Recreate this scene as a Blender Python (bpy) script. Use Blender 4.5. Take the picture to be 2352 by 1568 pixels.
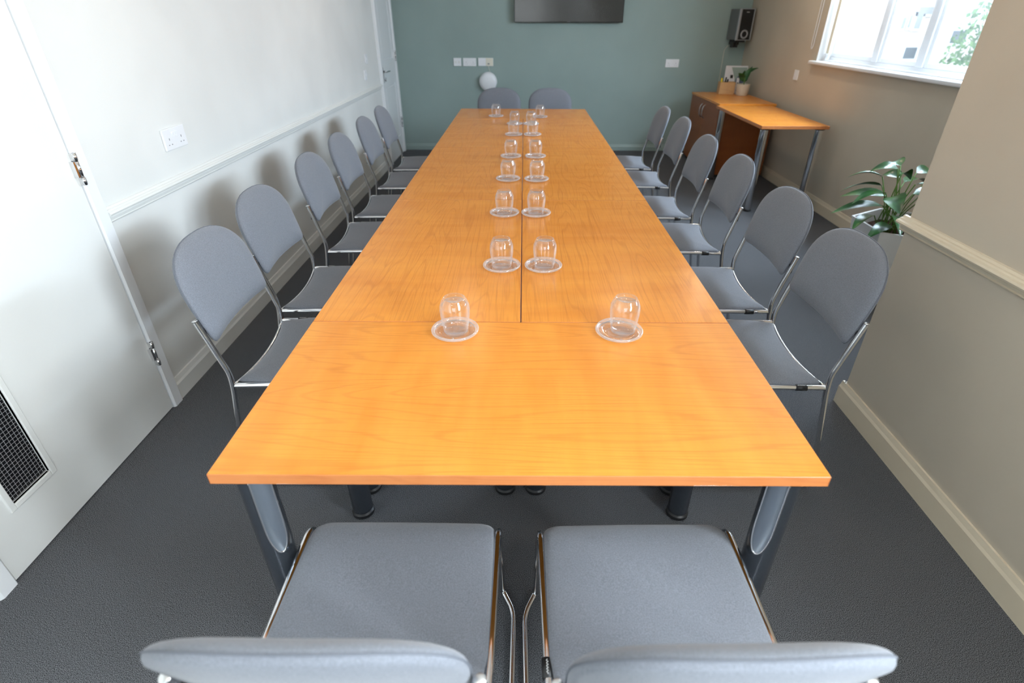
import bpy, bmesh, math, random
from mathutils import Vector, Matrix
random.seed(7)
PI = math.pi
C = bpy.context.scene.collection
scene = bpy.context.scene
for o in list(bpy.data.objects):
    bpy.data.objects.remove(o)

# ------------------------------------------------------------------ camera
cam_d = bpy.data.cameras.new('camera')
cam = bpy.data.objects.new('camera', cam_d)
C.objects.link(cam)
p, yw, rl = 0.53203, 0.00112, 0.00512
fw = Vector((math.sin(yw)*math.cos(p), math.cos(yw)*math.cos(p), -math.sin(p)))
rt = Vector((math.cos(yw), -math.sin(yw), 0))
up = rt.cross(fw)
r2 = math.cos(rl)*rt + math.sin(rl)*up
u2 = -math.sin(rl)*rt + math.cos(rl)*up
M = Matrix((r2, u2, -fw)).transposed().to_4x4()
M.translation = Vector((0.0054, -0.7383, 1.4836))
cam.matrix_world = M
cam_d.sensor_width = 36
cam_d.lens = 1224.57/2352*36
cam_d.shift_x = -25.68/2352
cam_d.shift_y = -21.09/2352
cam_d.clip_start = 0.02
cam_d.dof.use_dof = True
cam_d.dof.focus_distance = 1.75
cam_d.dof.aperture_fstop = 2.8
scene.camera = cam

# ------------------------------------------------------------------ world, light, exposure
SKY = 3.8
w = bpy.data.worlds.new('sky')
scene.world = w
w.use_nodes = True
nt = w.node_tree
bg = nt.nodes['Background']
tc = nt.nodes.new('ShaderNodeTexCoord')
sx = nt.nodes.new('ShaderNodeSeparateXYZ')
rp = nt.nodes.new('ShaderNodeValToRGB')
nt.links.new(tc.outputs['Generated'], sx.inputs[0])
nt.links.new(sx.outputs['Z'], rp.inputs[0])
rp.color_ramp.elements[0].position = 0.0
rp.color_ramp.elements[0].color = (0.62, 0.64, 0.62, 1)
rp.color_ramp.elements[1].position = 0.25
rp.color_ramp.elements[1].color = (0.74, 0.90, 1.10, 1)
nt.links.new(rp.outputs[0], bg.inputs[0])
bg.inputs[1].default_value = SKY

scene.view_settings.view_transform = 'Standard'
scene.view_settings.look = 'None'
scene.view_settings.gamma = 1
scene.view_settings.use_curve_mapping = False
scene.view_settings.exposure = 0.18
scene.cycles.transparent_max_bounces = 32
scene.cycles.max_bounces = 16

XL, XR, XP, YB, YP, YR, ZC = -1.545, 2.645, 1.432, 6.49, 1.172, -3.0, 2.45
WIN1 = (1.70, 4.66, 1.165, 2.15)      # y0 y1 z0 z1, recess wall x=XR
WIN2 = (-1.75, -0.70, 1.15, 2.15)     # near wall x=XP
FILL_WIN = (-1.0, 0.6, 1.15, 2.15)        # added fill window, rear wall y=YR (x0 x1 z0 z1)
def area(name, loc, rot, sx_, sy_, power, col=(1, 1, 1), portal=False):
    d = bpy.data.lights.new(name, 'AREA')
    d.shape = 'RECTANGLE'; d.size = sx_; d.size_y = sy_
    d.energy = power; d.color = col
    o = bpy.data.objects.new(name, d)
    o.location = loc; o.rotation_euler = rot
    C.objects.link(o)
    if portal:
        d.cycles.is_portal = True
    return o
# daylight enters by the right windows, plus added rear fill (portals only guide the sampling of the sky)
area('window_portal', (XR+0.26, (WIN1[0]+WIN1[1])/2, (WIN1[2]+WIN1[3])/2), (0, PI/2, 0), WIN1[3]-WIN1[2], WIN1[1]-WIN1[0], 1, portal=True)
area('window_portal', (XP+0.26, (WIN2[0]+WIN2[1])/2, (WIN2[2]+WIN2[3])/2), (0, PI/2, 0), WIN2[3]-WIN2[2], WIN2[1]-WIN2[0], 1, portal=True)
DAY = (0.83, 0.93, 1.0)
area('daylight_near_window', (XP+0.22, (WIN2[0]+WIN2[1])/2, (WIN2[2]+WIN2[3])/2), (0, PI/2, 0), WIN2[3]-WIN2[2]-0.1, WIN2[1]-WIN2[0]-0.1, 195, DAY)
area('added_rear_fill', (-0.2, YR-0.14, 1.65), (PI/2, 0, 0), 1.5, 0.95, 6, DAY)  # fill lamp added in the assumed rear window
area('daylight_far_window', (XR+0.28, 3.2, 1.98), (0, PI/2-0.25, 0), 0.40, 2.5, 150, (0.68, 0.84, 1.0))
# ceiling downlights, warm
for (x, y, e) in ((-0.5, -1.2, 2), (0.7, -1.2, 2), (-0.5, 1.2, 2), (0.7, 1.2, 2), (-0.5, 3.6, 2.5), (0.9, 3.6, 2.5), (2.0, 4.6, 6)):
    a = area('ceiling_lamp', (x, y, ZC-0.03), (0, 0, 0), 0.14, 0.14, e, (1.0, 0.80, 0.58))
    a.data.shape = 'DISK'

# ------------------------------------------------------------------ materials
def new_mat(name):
    m = bpy.data.materials.new(name)
    m.use_nodes = True
    return m, m.node_tree, m.node_tree.nodes['Principled BSDF']
def flat(name, col, rough=0.5, metal=0.0, spec=0.5, coat=0.0):
    m, t, b = new_mat(name)
    b.inputs['Base Color'].default_value = (*col, 1)
    b.inputs['Roughness'].default_value = rough
    b.inputs['Metallic'].default_value = metal
    b.inputs['Specular IOR Level'].default_value = spec
    b.inputs['Coat Weight'].default_value = coat
    return m
def N(t, kind, **kw):
    n = t.nodes.new(kind)
    for k, v in kw.items():
        if k in n.inputs: n.inputs[k].default_value = v
        else: setattr(n, k, v)
    return n
def speck(name, c1, c2, scale, rough=0.9, bump=0.0, lo=0.35, hi=0.65, scale2=None, spec=0.3, sheen=0.0, dist=0.002, detail=2):
    m, t, b = new_mat(name)
    co = N(t, 'ShaderNodeTexCoord')
    n = N(t, 'ShaderNodeTexNoise', Scale=scale, Detail=detail)
    t.links.new(co.outputs['Object'], n.inputs['Vector'])
    r = N(t, 'ShaderNodeValToRGB')
    r.color_ramp.elements[0].position = lo; r.color_ramp.elements[0].color = (*c1, 1)
    r.color_ramp.elements[1].position = hi; r.color_ramp.elements[1].color = (*c2, 1)
    t.links.new(n.outputs['Fac'], r.inputs[0])
    t.links.new(r.outputs[0], b.inputs['Base Color'])
    b.inputs['Roughness'].default_value = rough
    b.inputs['Specular IOR Level'].default_value = spec
    b.inputs['Sheen Weight'].default_value = sheen
    if bump:
        bp = N(t, 'ShaderNodeBump', Strength=bump, Distance=dist)
        t.links.new(n.outputs['Fac'], bp.inputs['Height'])
        t.links.new(bp.outputs[0], b.inputs['Normal'])
    return m
def plaster(name, col, rough=0.75):
    c2 = tuple(min(1, c*1.04) for c in col)
    return speck(name, tuple(c*0.97 for c in col), c2, 2.2, rough, 0.0)
def wood(name, dark, mid, light, rough=0.3, axis='X', var=0.12, coat=0.0):
    m, t, b = new_mat(name)
    co = N(t, 'ShaderNodeTexCoord')
    oi = N(t, 'ShaderNodeObjectInfo')
    ad = N(t, 'ShaderNodeVectorMath', operation='ADD')
    mu = N(t, 'ShaderNodeVectorMath', operation='SCALE'); mu.inputs['Scale'].default_value = 37.0
    cb = N(t, 'ShaderNodeCombineXYZ')
    for i in range(3): t.links.new(oi.outputs['Random'], cb.inputs[i])
    t.links.new(cb.outputs[0], mu.inputs[0])
    t.links.new(co.outputs['Object'], ad.inputs[0]); t.links.new(mu.outputs[0], ad.inputs[1])
    mp = N(t, 'ShaderNodeMapping')
    mp.inputs['Scale'].default_value = (0.8, 7.5, 7.5) if axis == 'X' else (7.5, 7.5, 0.8)
    t.links.new(ad.outputs[0], mp.inputs[0])
    n1 = N(t, 'ShaderNodeTexNoise', Scale=1.0, Detail=1.5, Roughness=0.4)
    t.links.new(mp.outputs[0], n1.inputs['Vector'])
    ml = N(t, 'ShaderNodeMath', operation='MULTIPLY'); ml.inputs[1].default_value = 105.0
    t.links.new(n1.outputs['Fac'], ml.inputs[0])
    sn = N(t, 'ShaderNodeMath', operation='SINE'); t.links.new(ml.outputs[0], sn.inputs[0])
    rr = N(t, 'ShaderNodeMapRange'); rr.inputs['From Min'].default_value = 0.70; rr.inputs['From Max'].default_value = 1.0
    t.links.new(sn.outputs[0], rr.inputs['Value'])
    mp2 = N(t, 'ShaderNodeMapping')
    mp2.inputs['Scale'].default_value = (6, 260, 260) if axis == 'X' else (260, 260, 6)
    t.links.new(ad.outputs[0], mp2.inputs[0])
    n2 = N(t, 'ShaderNodeTexNoise', Scale=1.0, Detail=2.0)
    t.links.new(mp2.outputs[0], n2.inputs['Vector'])
    mp3 = N(t, 'ShaderNodeMapping')
    mp3.inputs['Scale'].default_value = (14, 3.0, 3) if axis == 'X' else (3, 3, 14)
    t.links.new(ad.outputs[0], mp3.inputs[0])
    n3 = N(t, 'ShaderNodeTexNoise', Scale=1.0, Detail=3.0)
    t.links.new(mp3.outputs[0], n3.inputs['Vector'])
    r1 = N(t, 'ShaderNodeValToRGB')
    r1.color_ramp.elements[0].position = 0.3; r1.color_ramp.elements[0].color = (*mid, 1)
    r1.color_ramp.elements[1].position = 0.7; r1.color_ramp.elements[1].color = (*light, 1)
    t.links.new(n3.outputs['Fac'], r1.inputs[0])
    mx = N(t, 'ShaderNodeMix', data_type='RGBA')
    mm = N(t, 'ShaderNodeMath', operation='MULTIPLY'); mm.inputs[1].default_value = var*2
    t.links.new(rr.outputs[0], mm.inputs[0])
    t.links.new(mm.outputs[0], mx.inputs['Factor'])
    t.links.new(r1.outputs[0], mx.inputs['A']); mx.inputs['B'].default_value = (*dark, 1)
    mx2 = N(t, 'ShaderNodeMix', data_type='RGBA')
    r2_ = N(t, 'ShaderNodeMapRange'); r2_.inputs['From Min'].default_value = 0.5; r2_.inputs['From Max'].default_value = 0.75
    r2_.inputs['To Max'].default_value = var*3
    t.links.new(n2.outputs['Fac'], r2_.inputs['Value']); t.links.new(r2_.outputs[0], mx2.inputs['Factor'])
    t.links.new(mx.outputs['Result'], mx2.inputs['A']); mx2.inputs['B'].default_value = (*dark, 1)
    t.links.new(mx2.outputs['Result'], b.inputs['Base Color'])
    b.inputs['Roughness'].default_value = rough
    b.inputs['Coat Weight'].default_value = coat
    b.inputs['Coat Roughness'].default_value = 0.15
    return m
def emis(name, col, s):
    m, t, b = new_mat(name)
    b.inputs['Base Color'].default_value = (*col, 1)
    b.inputs['Emission Color'].default_value = (*col, 1)
    b.inputs['Emission Strength'].default_value = s
    return m
def clear(name, ior=1.5, tint=(1, 1, 1), haze=0.0, base=0.0, edge=1.0, painted_glint=0.0, power=5.0):
    m = bpy.data.materials.new(name); m.use_nodes = True
    t = m.node_tree; t.nodes.clear()
    out = N(t, 'ShaderNodeOutputMaterial')
    tr = N(t, 'ShaderNodeBsdfTransparent'); tr.inputs[0].default_value = (*tint, 1)
    gl = N(t, 'ShaderNodeBsdfGlossy'); gl.inputs['Roughness'].default_value = 0.03
    lw = N(t, 'ShaderNodeLayerWeight'); lw.inputs['Blend'].default_value = 0.5
    pw = N(t, 'ShaderNodeMath', operation='POWER'); pw.inputs[1].default_value = power
    t.links.new(lw.outputs['Facing'], pw.inputs[0])
    r0 = ((ior-1)/(ior+1))**2 + base
    ad = N(t, 'ShaderNodeMath', operation='MULTIPLY_ADD'); ad.inputs[1].default_value = edge-r0; ad.inputs[2].default_value = r0
    t.links.new(pw.outputs[0], ad.inputs[0])
    mx = N(t, 'ShaderNodeMixShader')
    t.links.new(ad.outputs[0], mx.inputs[0]); t.links.new(tr.outputs[0], mx.inputs[1]); t.links.new(gl.outputs[0], mx.inputs[2])
    last = mx
    if haze or painted_glint:
        df = N(t, 'ShaderNodeBsdfDiffuse'); df.inputs[0].default_value = (0.95, 0.96, 0.98, 1)
        tl = N(t, 'ShaderNodeBsdfTranslucent'); tl.inputs[0].default_value = (0.95, 0.96, 0.98, 1)
        m1 = N(t, 'ShaderNodeMixShader'); m1.inputs[0].default_value = 0.5
        t.links.new(df.outputs[0], m1.inputs[1]); t.links.new(tl.outputs[0], m1.inputs[2])
        m2 = N(t, 'ShaderNodeMixShader'); m2.inputs[0].default_value = haze
        if painted_glint:  # diffuse white at grazing edges paints the bright lit outlines of glass
            p2 = N(t, 'ShaderNodeMath', operation='POWER'); p2.inputs[1].default_value = 3.0
            t.links.new(lw.outputs['Facing'], p2.inputs[0])
            q2 = N(t, 'ShaderNodeMath', operation='MULTIPLY_ADD'); q2.inputs[1].default_value = painted_glint; q2.inputs[2].default_value = haze
            q2.use_clamp = True
            t.links.new(p2.outputs[0], q2.inputs[0]); t.links.new(q2.outputs[0], m2.inputs[0])
        t.links.new(mx.outputs[0], m2.inputs[1]); t.links.new(m1.outputs[0], m2.inputs[2])
        last = m2
    t.links.new(last.outputs[0], out.inputs[0])
    return m

def tumbler_glass(name, dens, face, white):
    m = clear(name, 1.5, (0.995, 0.995, 0.995), face, dens, 1.0, white, 4.0)
    return m

MAT = dict(
    wall_l=plaster('white_wall_paint', (0.74, 0.74, 0.715)),
    wall_b=plaster('sage_green_wall_paint', (0.31, 0.395, 0.37)),
    wall_r=plaster('shaded_cream_wall_paint', (0.55, 0.485, 0.385)),  # off-white paint darkened, the shade of the right wall is in the colour
    ceil=plaster('ceiling_paint', (0.72, 0.72, 0.70)),
    trim_w=flat('white_gloss_paint', (0.82, 0.83, 0.84), 0.3),
    trim_wl=flat('white_satin_paint', (0.76, 0.76, 0.73), 0.45),
    trim_g=flat('sage_green_satin_paint', (0.31, 0.40, 0.375), 0.4),
    trim_r=flat('cream_satin_paint', (0.70, 0.61, 0.46), 0.4),
    carpet=speck('charcoal_carpet', (0.010, 0.0105, 0.012), (0.23, 0.235, 0.25), 620, 1.0, 0.2, 0.44, 0.60, spec=0.1, dist=0.002, detail=3),
    fabric=speck('grey_blue_fabric', (0.138, 0.148, 0.172), (0.205, 0.218, 0.250), 420, 0.85, 0.25, 0.3, 0.7, spec=0.3, sheen=0.25, dist=0.0006),
    piping=flat('grey_piping_cord', (0.13, 0.14, 0.165), 0.7),
    chrome=flat('polished_chrome', (0.78, 0.78, 0.79), 0.10, 1.0),
    steel=flat('brushed_steel', (0.62, 0.62, 0.62), 0.28, 1.0),
    legm=flat('graphite_chrome', (0.16, 0.18, 0.21), 0.22, 0.9),
    legi=flat('satin_silver_inlay', (0.30, 0.34, 0.39), 0.36, 0.85),
    black=flat('black_plastic', (0.012, 0.012, 0.013), 0.45),
    blackgl=flat('black_gloss_plastic', (0.006, 0.006, 0.007), 0.12),
    darkpit=flat('dark_void', (0.01, 0.01, 0.012), 0.8),
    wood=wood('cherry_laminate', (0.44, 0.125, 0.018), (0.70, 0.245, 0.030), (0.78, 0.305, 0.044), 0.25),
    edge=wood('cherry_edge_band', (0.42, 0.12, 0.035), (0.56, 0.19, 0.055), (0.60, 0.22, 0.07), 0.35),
    woodv=wood('cherry_laminate_upright_shaded', (0.20, 0.05, 0.010), (0.29, 0.075, 0.015), (0.34, 0.095, 0.02), 0.35, 'Z'),  # darker cherry, with the shade on the cabinet side put into the colour
    beech=wood('pale_beech', (0.42, 0.24, 0.10), (0.55, 0.33, 0.15), (0.62, 0.39, 0.18), 0.5),
    whitepl=flat('white_plastic', (0.84, 0.85, 0.87), 0.3),
    creampl=flat('aged_cream_plastic', (0.78, 0.74, 0.62), 0.4),
    greypl=flat('grey_slot', (0.25, 0.25, 0.27), 0.5),
    silver=flat('silver_plastic', (0.38, 0.39, 0.41), 0.35, 0.4),
    greybox=flat('grey_vinyl_cabinet', (0.13, 0.14, 0.14), 0.5),
    glass=tumbler_glass('clear_glass', 0.035, 0.0, 0.35),
    glass2=tumbler_glass('pressed_clear_glass', 0.03, 0.03, 0.2),
    glass3=tumbler_glass('thick_glass_edge', 0.06, 0.22, 0.35),  # haze paints the saucer rim white, as if strongly lit
    pane=clear('window_pane', 1.45, (1, 1, 1), 0.0, 0.0),
    sheer=clear('sheer_blind_fabric', 1.001, (1, 1, 1), 0.06, 0.0, 0.05),
    upvc=flat('white_upvc', (0.84, 0.86, 0.88), 0.35),
    leaf=speck('glossy_leaf', (0.012, 0.055, 0.012), (0.03, 0.12, 0.025), 14, 0.28, spec=0.6),
    stem=flat('green_stem', (0.10, 0.20, 0.03), 0.5),
    drystem=flat('dry_brown_stem', (0.30, 0.16, 0.07), 0.7),
    soil=speck('dark_soil', (0.012, 0.006, 0.004), (0.08, 0.035, 0.02), 90, 1.0, 0.8, dist=0.01),
    planter=flat('matt_grey_white_planter', (0.72, 0.71, 0.69), 0.45),
    pot=flat('cream_ceramic', (0.66, 0.60, 0.48), 0.4),
    card=flat('white_card', (0.72, 0.72, 0.74), 0.6),
    cardg=flat('pale_green_print', (0.30, 0.38, 0.34), 0.6),
    cardb=flat('blue_print', (0.12, 0.16, 0.25), 0.6),
    yellow=flat('yellow_plastic', (0.75, 0.55, 0.02), 0.4),
    tvscreen=flat('tv_screen_glass', (0.012, 0.013, 0.012), 0.16, 0, 0.7),
    bldg=speck('pale_pink_render', (0.62, 0.54, 0.50), (0.68, 0.60, 0.56), 3, 0.9),
    bldglass=flat('far_window_glass', (0.10, 0.12, 0.14), 0.3),
    foliage=speck('tree_foliage', (0.05, 0.13, 0.04), (0.16, 0.28, 0.10), 6, 0.8),
    bark=flat('tree_bark', (0.12, 0.09, 0.07), 0.9),
    ground=flat('outdoor_ground', (0.30, 0.31, 0.28), 0.95),
    wire=flat('wire_mesh', (0.55, 0.55, 0.56), 0.4, 0.6),
    tube_and_lit_strip=flat('blind_cream_and_lit_reveal', (0.80, 0.76, 0.62), 0.5),
)

# ------------------------------------------------------------------ helpers
def obj(name, bm, mat, parent=None, smooth=False, mats=None):
    me = bpy.data.meshes.new(name)
    bmesh.ops.recalc_face_normals(bm, faces=bm.faces[:])
    bm.to_mesh(me); bm.free()
    if mats:
        for m in mats: me.materials.append(MAT[m])
    else:
        me.materials.append(MAT[mat])
    if smooth:
        for f in me.polygons: f.use_smooth = True
    o = bpy.data.objects.new(name, me)
    C.objects.link(o)
    if parent: o.parent = parent
    return o
def autosmooth(o, ang=35):
    me = o.data
    bm = bmesh.new(); bm.from_mesh(me)
    for f in bm.faces: f.smooth = True
    for e in bm.edges:
        if len(e.link_faces) == 2 and e.calc_face_angle(0) > math.radians(ang): e.smooth = False
    bm.to_mesh(me); bm.free()
    return o
def tag(o, label, cat, group=None):
    o['label'] = label; o['category'] = cat
    if group: o['group'] = group
    return o
def thing(name, label, cat, loc=(0, 0, 0), rotz=0.0, group=None):
    o = bpy.data.objects.new(name, None); C.objects.link(o)
    o.empty_display_size = 0.1
    o.location = loc; o.rotation_euler = (0, 0, rotz)
    return tag(o, label, cat, group)
def struct(name, bm, mat, parent=None, smooth=False):
    o = obj(name, bm, mat, parent, smooth)
    if parent is None: o['kind'] = 'structure'
    return o
def dup(root, loc, rotz, label, group=None):
    r = root.copy(); C.objects.link(r)
    r.location = loc; r.rotation_euler = (0, 0, rotz); r['label'] = label
    if group: r['group'] = group
    for ch in list(root.children):
        c = ch.copy(); C.objects.link(c); c.parent = r
        for g in ch.children:
            d = g.copy(); C.objects.link(d); d.parent = c
    return r
def NB(): return bmesh.new()
def box(bm, x0, x1, y0, y1, z0, z1, bevel=0.0, seg=2, mi=0):
    t = bmesh.new()
    r = bmesh.ops.create_cube(t, size=1.0)
    for v in r['verts']:
        v.co = Vector(((x0+x1)/2 + v.co.x*(x1-x0), (y0+y1)/2 + v.co.y*(y1-y0), (z0+z1)/2 + v.co.z*(z1-z0)))
    if bevel: bmesh.ops.bevel(t, geom=t.edges[:], offset=bevel, segments=seg, affect='EDGES', profile=0.5)
    merge(bm, t, mi); t.free()
    return bm
def merge(bm, t, mi=0, mat=None):
    mp = {}
    for v in t.verts:
        mp[v] = bm.verts.new(mat @ v.co if mat else v.co)
    for f in t.faces:
        try:
            nf = bm.faces.new([mp[v] for v in f.verts]); nf.smooth = f.smooth; nf.material_index = mi
        except ValueError: pass
def lathe(bm, prof, cx=0, cy=0, seg=32, mi=0, close=True):
    rings = []
    for (r, z) in prof:
        if r < 1e-6: rings.append([bm.verts.new((cx, cy, z))])
        else: rings.append([bm.verts.new((cx+r*math.cos(2*PI*i/seg), cy+r*math.sin(2*PI*i/seg), z)) for i in range(seg)])
    for a, b in zip(rings[:-1], rings[1:]):
        for i in range(seg):
            j = (i+1) % seg
            if len(a) == 1 and len(b) == 1: continue
            if len(a) == 1: f = [a[0], b[i], b[j]]
            elif len(b) == 1: f = [a[i], a[j], b[0]]
            else: f = [a[i], a[j], b[j], b[i]]
            nf = bm.faces.new(f); nf.smooth = True; nf.material_index = mi
    return bm
def smooth_path(pts, rad, seg=5):
    pts = [Vector(q) for q in pts]
    out = [pts[0]]
    for i in range(1, len(pts)-1):
        a, b, c = pts[i-1], pts[i], pts[i+1]
        r = rad[i] if isinstance(rad, (list, tuple)) else rad
        d1 = (a-b); d2 = (c-b)
        r = min(r, d1.length*0.48, d2.length*0.48)
        p0 = b + d1.normalized()*r; p1 = b + d2.normalized()*r
        for k in range(seg+1):
            t = k/seg
            out.append((1-t)**2*p0 + 2*t*(1-t)*b + t*t*p1)
    out.append(pts[-1])
    return out
def tube(bm, pts, r, seg=10, rad=0.03, cap=True, mi=0, closed=False):
    P = smooth_path(pts, rad) if rad else [Vector(q) for q in pts]
    n = len(P)
    rings = []
    prev = None
    for i in range(n):
        if closed:
            d = (P[(i+1) % n]-P[i-1]).normalized()
        else:
            d = (P[min(i+1, n-1)]-P[max(i-1, 0)]).normalized()
        if prev is None:
            ref = Vector((0, 0, 1)) if abs(d.z) < 0.9 else Vector((1, 0, 0))
            u = d.cross(ref).normalized()
        else:
            u = (prev - d*prev.dot(d)).normalized()
        prev = u
        v = d.cross(u)
        rr = r[i] if isinstance(r, list) else r
        rings.append([bm.verts.new(P[i]+rr*(math.cos(2*PI*k/seg)*u+math.sin(2*PI*k/seg)*v)) for k in range(seg)])
    prs = list(zip(rings[:-1], rings[1:]))
    if closed: prs.append((rings[-1], rings[0]))
    for a, b in prs:
        for k in range(seg):
            f = bm.faces.new([a[k], a[(k+1) % seg], b[(k+1) % seg], b[k]]); f.smooth = True; f.material_index = mi
    if cap and not closed:
        for ring in (rings[0], rings[-1]):
            f = bm.faces.new(ring); f.material_index = mi
    return bm
def prism_y(bm, prof, y0, y1, mi=0):
    """profile in (x,z) extruded along y"""
    a = [bm.verts.new((x, y0, z)) for x, z in prof]
    b = [bm.verts.new((x, y1, z)) for x, z in prof]
    n = len(prof)
    for i in range(n):
        j = (i+1) % n
        bm.faces.new([a[i], a[j], b[j], b[i]]).material_index = mi
    bm.faces.new(a).material_index = mi; bm.faces.new(b[::-1]).material_index = mi
    return bm
def prism_x(bm, prof, x0, x1, mi=0):
    a = [bm.verts.new((x0, y, z)) for y, z in prof]
    b = [bm.verts.new((x1, y, z)) for y, z in prof]
    n = len(prof)
    for i in range(n):
        j = (i+1) % n
        bm.faces.new([a[i], a[j], b[j], b[i]]).material_index = mi
    bm.faces.new(a).material_index = mi; bm.faces.new(b[::-1]).material_index = mi
    return bm

# ------------------------------------------------------------------ room shell
bm = NB(); box(bm, XL-0.2, XR+0.3, YR-0.2, YB+0.2, -0.12, 0); struct('floor', bm, 'carpet')
bm = NB(); box(bm, XL-0.2, XR+0.3, YR-0.2, YB+0.2, ZC, ZC+0.12); struct('ceiling', bm, 'ceil')
bm = NB(); box(bm, XL-0.2, XL, YR, YB, 0, ZC); struct('wall_left', bm, 'wall_l')
bm = NB(); box(bm, XL-0.2, XR+0.3, YB, YB+0.2, 0, ZC); struct('wall_back', bm, 'wall_b')
bm = NB()
box(bm, XL-0.2, FILL_WIN[0], YR-0.2, YR, 0, ZC); box(bm, FILL_WIN[1], XP+0.3, YR-0.2, YR, 0, ZC)
box(bm, FILL_WIN[0], FILL_WIN[1], YR-0.2, YR, 0, FILL_WIN[2]); box(bm, FILL_WIN[0], FILL_WIN[1], YR-0.2, YR, FILL_WIN[3], ZC)
struct('wall_rear', bm, 'wall_l')
bm = NB()
for a_, b_ in ((FILL_WIN[0], FILL_WIN[0]+0.05), (-0.225, -0.175), (FILL_WIN[1]-0.05, FILL_WIN[1])): box(bm, a_, b_, YR-0.12, YR-0.07, FILL_WIN[2], FILL_WIN[3])
box(bm, FILL_WIN[0], FILL_WIN[1], YR-0.119, YR-0.071, FILL_WIN[2], FILL_WIN[2]+0.05); box(bm, FILL_WIN[0], FILL_WIN[1], YR-0.119, YR-0.071, FILL_WIN[3]-0.05, FILL_WIN[3])
struct('window_added_fill', bm, 'upvc')  # unseen window, added to the rear wall to hold the fill
def wall_with_window(name, x0, x1, y0, y1, win, mat):
    wy0, wy1, wz0, wz1 = win
    bm = NB()
    box(bm, x0, x1, y0, wy0, 0, ZC); box(bm, x0, x1, wy1, y1, 0, ZC)
    box(bm, x0, x1, wy0, wy1, 0, wz0); box(bm, x0, x1, wy0, wy1, wz1, ZC)
    bmesh.ops.remove_doubles(bm, verts=bm.verts[:], dist=1e-5)
    return struct(name, bm, mat)
wall_with_window('wall_right', XR, XR+0.3, YP-0.3, YB, WIN1, 'wall_r')
wall_with_window('wall_right_near', XP, XP+0.3, YR, YP, WIN2, 'wall_r')
bm = NB(); box(bm, XP+0.3, XR, YP-0.3, YP, 0, ZC); struct('wall_right_return', bm, 'wall_r')

# windows -----------------------------------------------------------
def window(name, x, win, mull, sill_out=0.045, sill=True, ext=0.06):
    wy0, wy1, wz0, wz1 = win
    fx0, fx1 = x+0.10, x+0.16
    bm = NB()
    fr = 0.036
    box(bm, fx0, fx1, wy0, wy0+fr, wz0, wz1, 0.004); box(bm, fx0, fx1, wy1-fr, wy1, wz0, wz1, 0.004)
    box(bm, fx0, fx1, wy0+fr, wy1-fr, wz0, wz0+fr, 0.004); box(bm, fx0, fx1, wy0+fr, wy1-fr, wz1-fr, wz1, 0.004)
    root = struct(name, bm, 'upvc')
    edges = [wy0+fr] + [v for m in mull for v in (m-0.035, m+0.035)] + [wy1-fr]
    for m in mull:
        b2 = NB(); box(b2, fx0-0.01, fx1, m-0.035, m+0.035, wz0+fr, wz1-fr, 0.006); obj('mullion', b2, 'upvc', root)
    for i in range(0, len(edges), 2):
        a, b = edges[i], edges[i+1]
        b2 = NB()
        s = 0.032
        box(b2, fx0+0.005, fx1-0.005, a, a+s, wz0+fr, wz1-fr, 0.004); box(b2, fx0+0.005, fx1-0.005, b-s, b, wz0+fr, wz1-fr, 0.004)
        box(b2, fx0+0.005, fx1-0.005, a+s, b-s, wz0+fr, wz0+fr+s, 0.004); box(b2, fx0+0.005, fx1-0.005, a+s, b-s, wz1-fr-s, wz1-fr, 0.004)
        c = obj('casement', b2, 'upvc', root)
        b2 = NB(); box(b2, fx0+0.03, fx0+0.036, a+s, b-s, wz0+fr+s, wz1-fr-s); obj('pane', b2, 'pane', c)
    if sill:
        b2 = NB(); box(b2, x-sill_out, fx0, wy0-ext, wy1+ext, wz0-0.028, wz0+0.001, 0.010, 3)
        obj('sill', b2, 'trim_w', root)
    return root
w1 = window('window_1', XR, WIN1, (2.55, 3.38, 3.93))
w2 = window('window_2', XP, WIN2, (-1.28,))
for (x, win) in ((XR, WIN1), (XP, WIN2)):
    bm = NB()
    y0, y1, z0, z1 = win
    box(bm, x+0.001, x+0.10, y1-0.004, y1, z0, z1); box(bm, x+0.001, x+0.10, y0, y0+0.004, z0, z1); box(bm, x+0.001, x+0.10, y0, y1, z1-0.004, z1)
    obj('reveal', bm, 'trim_w', w1 if x == XR else w2)

# roller blind
rb = thing('roller_blind', 'sheer white roller blind drawn down inside the right hand window', 'blind', (XR+0.06, 0, 0))
bm = NB(); box(bm, 0, 0.0012, WIN1[0]+0.02, WIN1[1]-0.10, WIN1[2]+0.012, WIN1[3]-0.05); obj('blind_fabric', bm, 'sheer', rb)
bm = NB(); box(bm, -0.015, 0.012, WIN1[1]-0.095, WIN1[1]-0.045, WIN1[2]+0.062, WIN1[3]-0.07, 0.002); obj('sunlit_reveal_strip', bm, 'tube_and_lit_strip', rb)  # cream strip paints the sunlit part of the reveal, not a blind part
bm = NB(); tube(bm, [(0.0, WIN1[0]+0.015, WIN1[3]-0.04), (0.0, WIN1[1]-0.03, WIN1[3]-0.04)], 0.022, 12, 0); obj('roller_tube', bm, 'tube_and_lit_strip', rb, True)
bm = NB(); box(bm, -0.006, 0.006, WIN1[0]+0.02, WIN1[1]-0.10, WIN1[2]+0.002, WIN1[2]+0.014, 0.002); obj('bottom_bar', bm, 'upvc', rb)
bc = NB(); y = 4.765; x = XR-0.018
L = [(x, y-0.018, 2.2), (x, y-0.022, 1.9), (x, y-0.020, 1.29), (x, y-0.012, 1.262), (x, y, 1.253), (x, y+0.012, 1.262), (x, y+0.020, 1.29), (x, y+0.022, 1.9), (x, y+0.018, 2.2)]
tube(bc, L, 0.0028, 6, 0.015)
cc = obj('blind_cord', bc, 'whitepl'); tag(cc, 'white beaded blind chain looping down left of the window', 'cord')
vs = NB()
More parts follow.
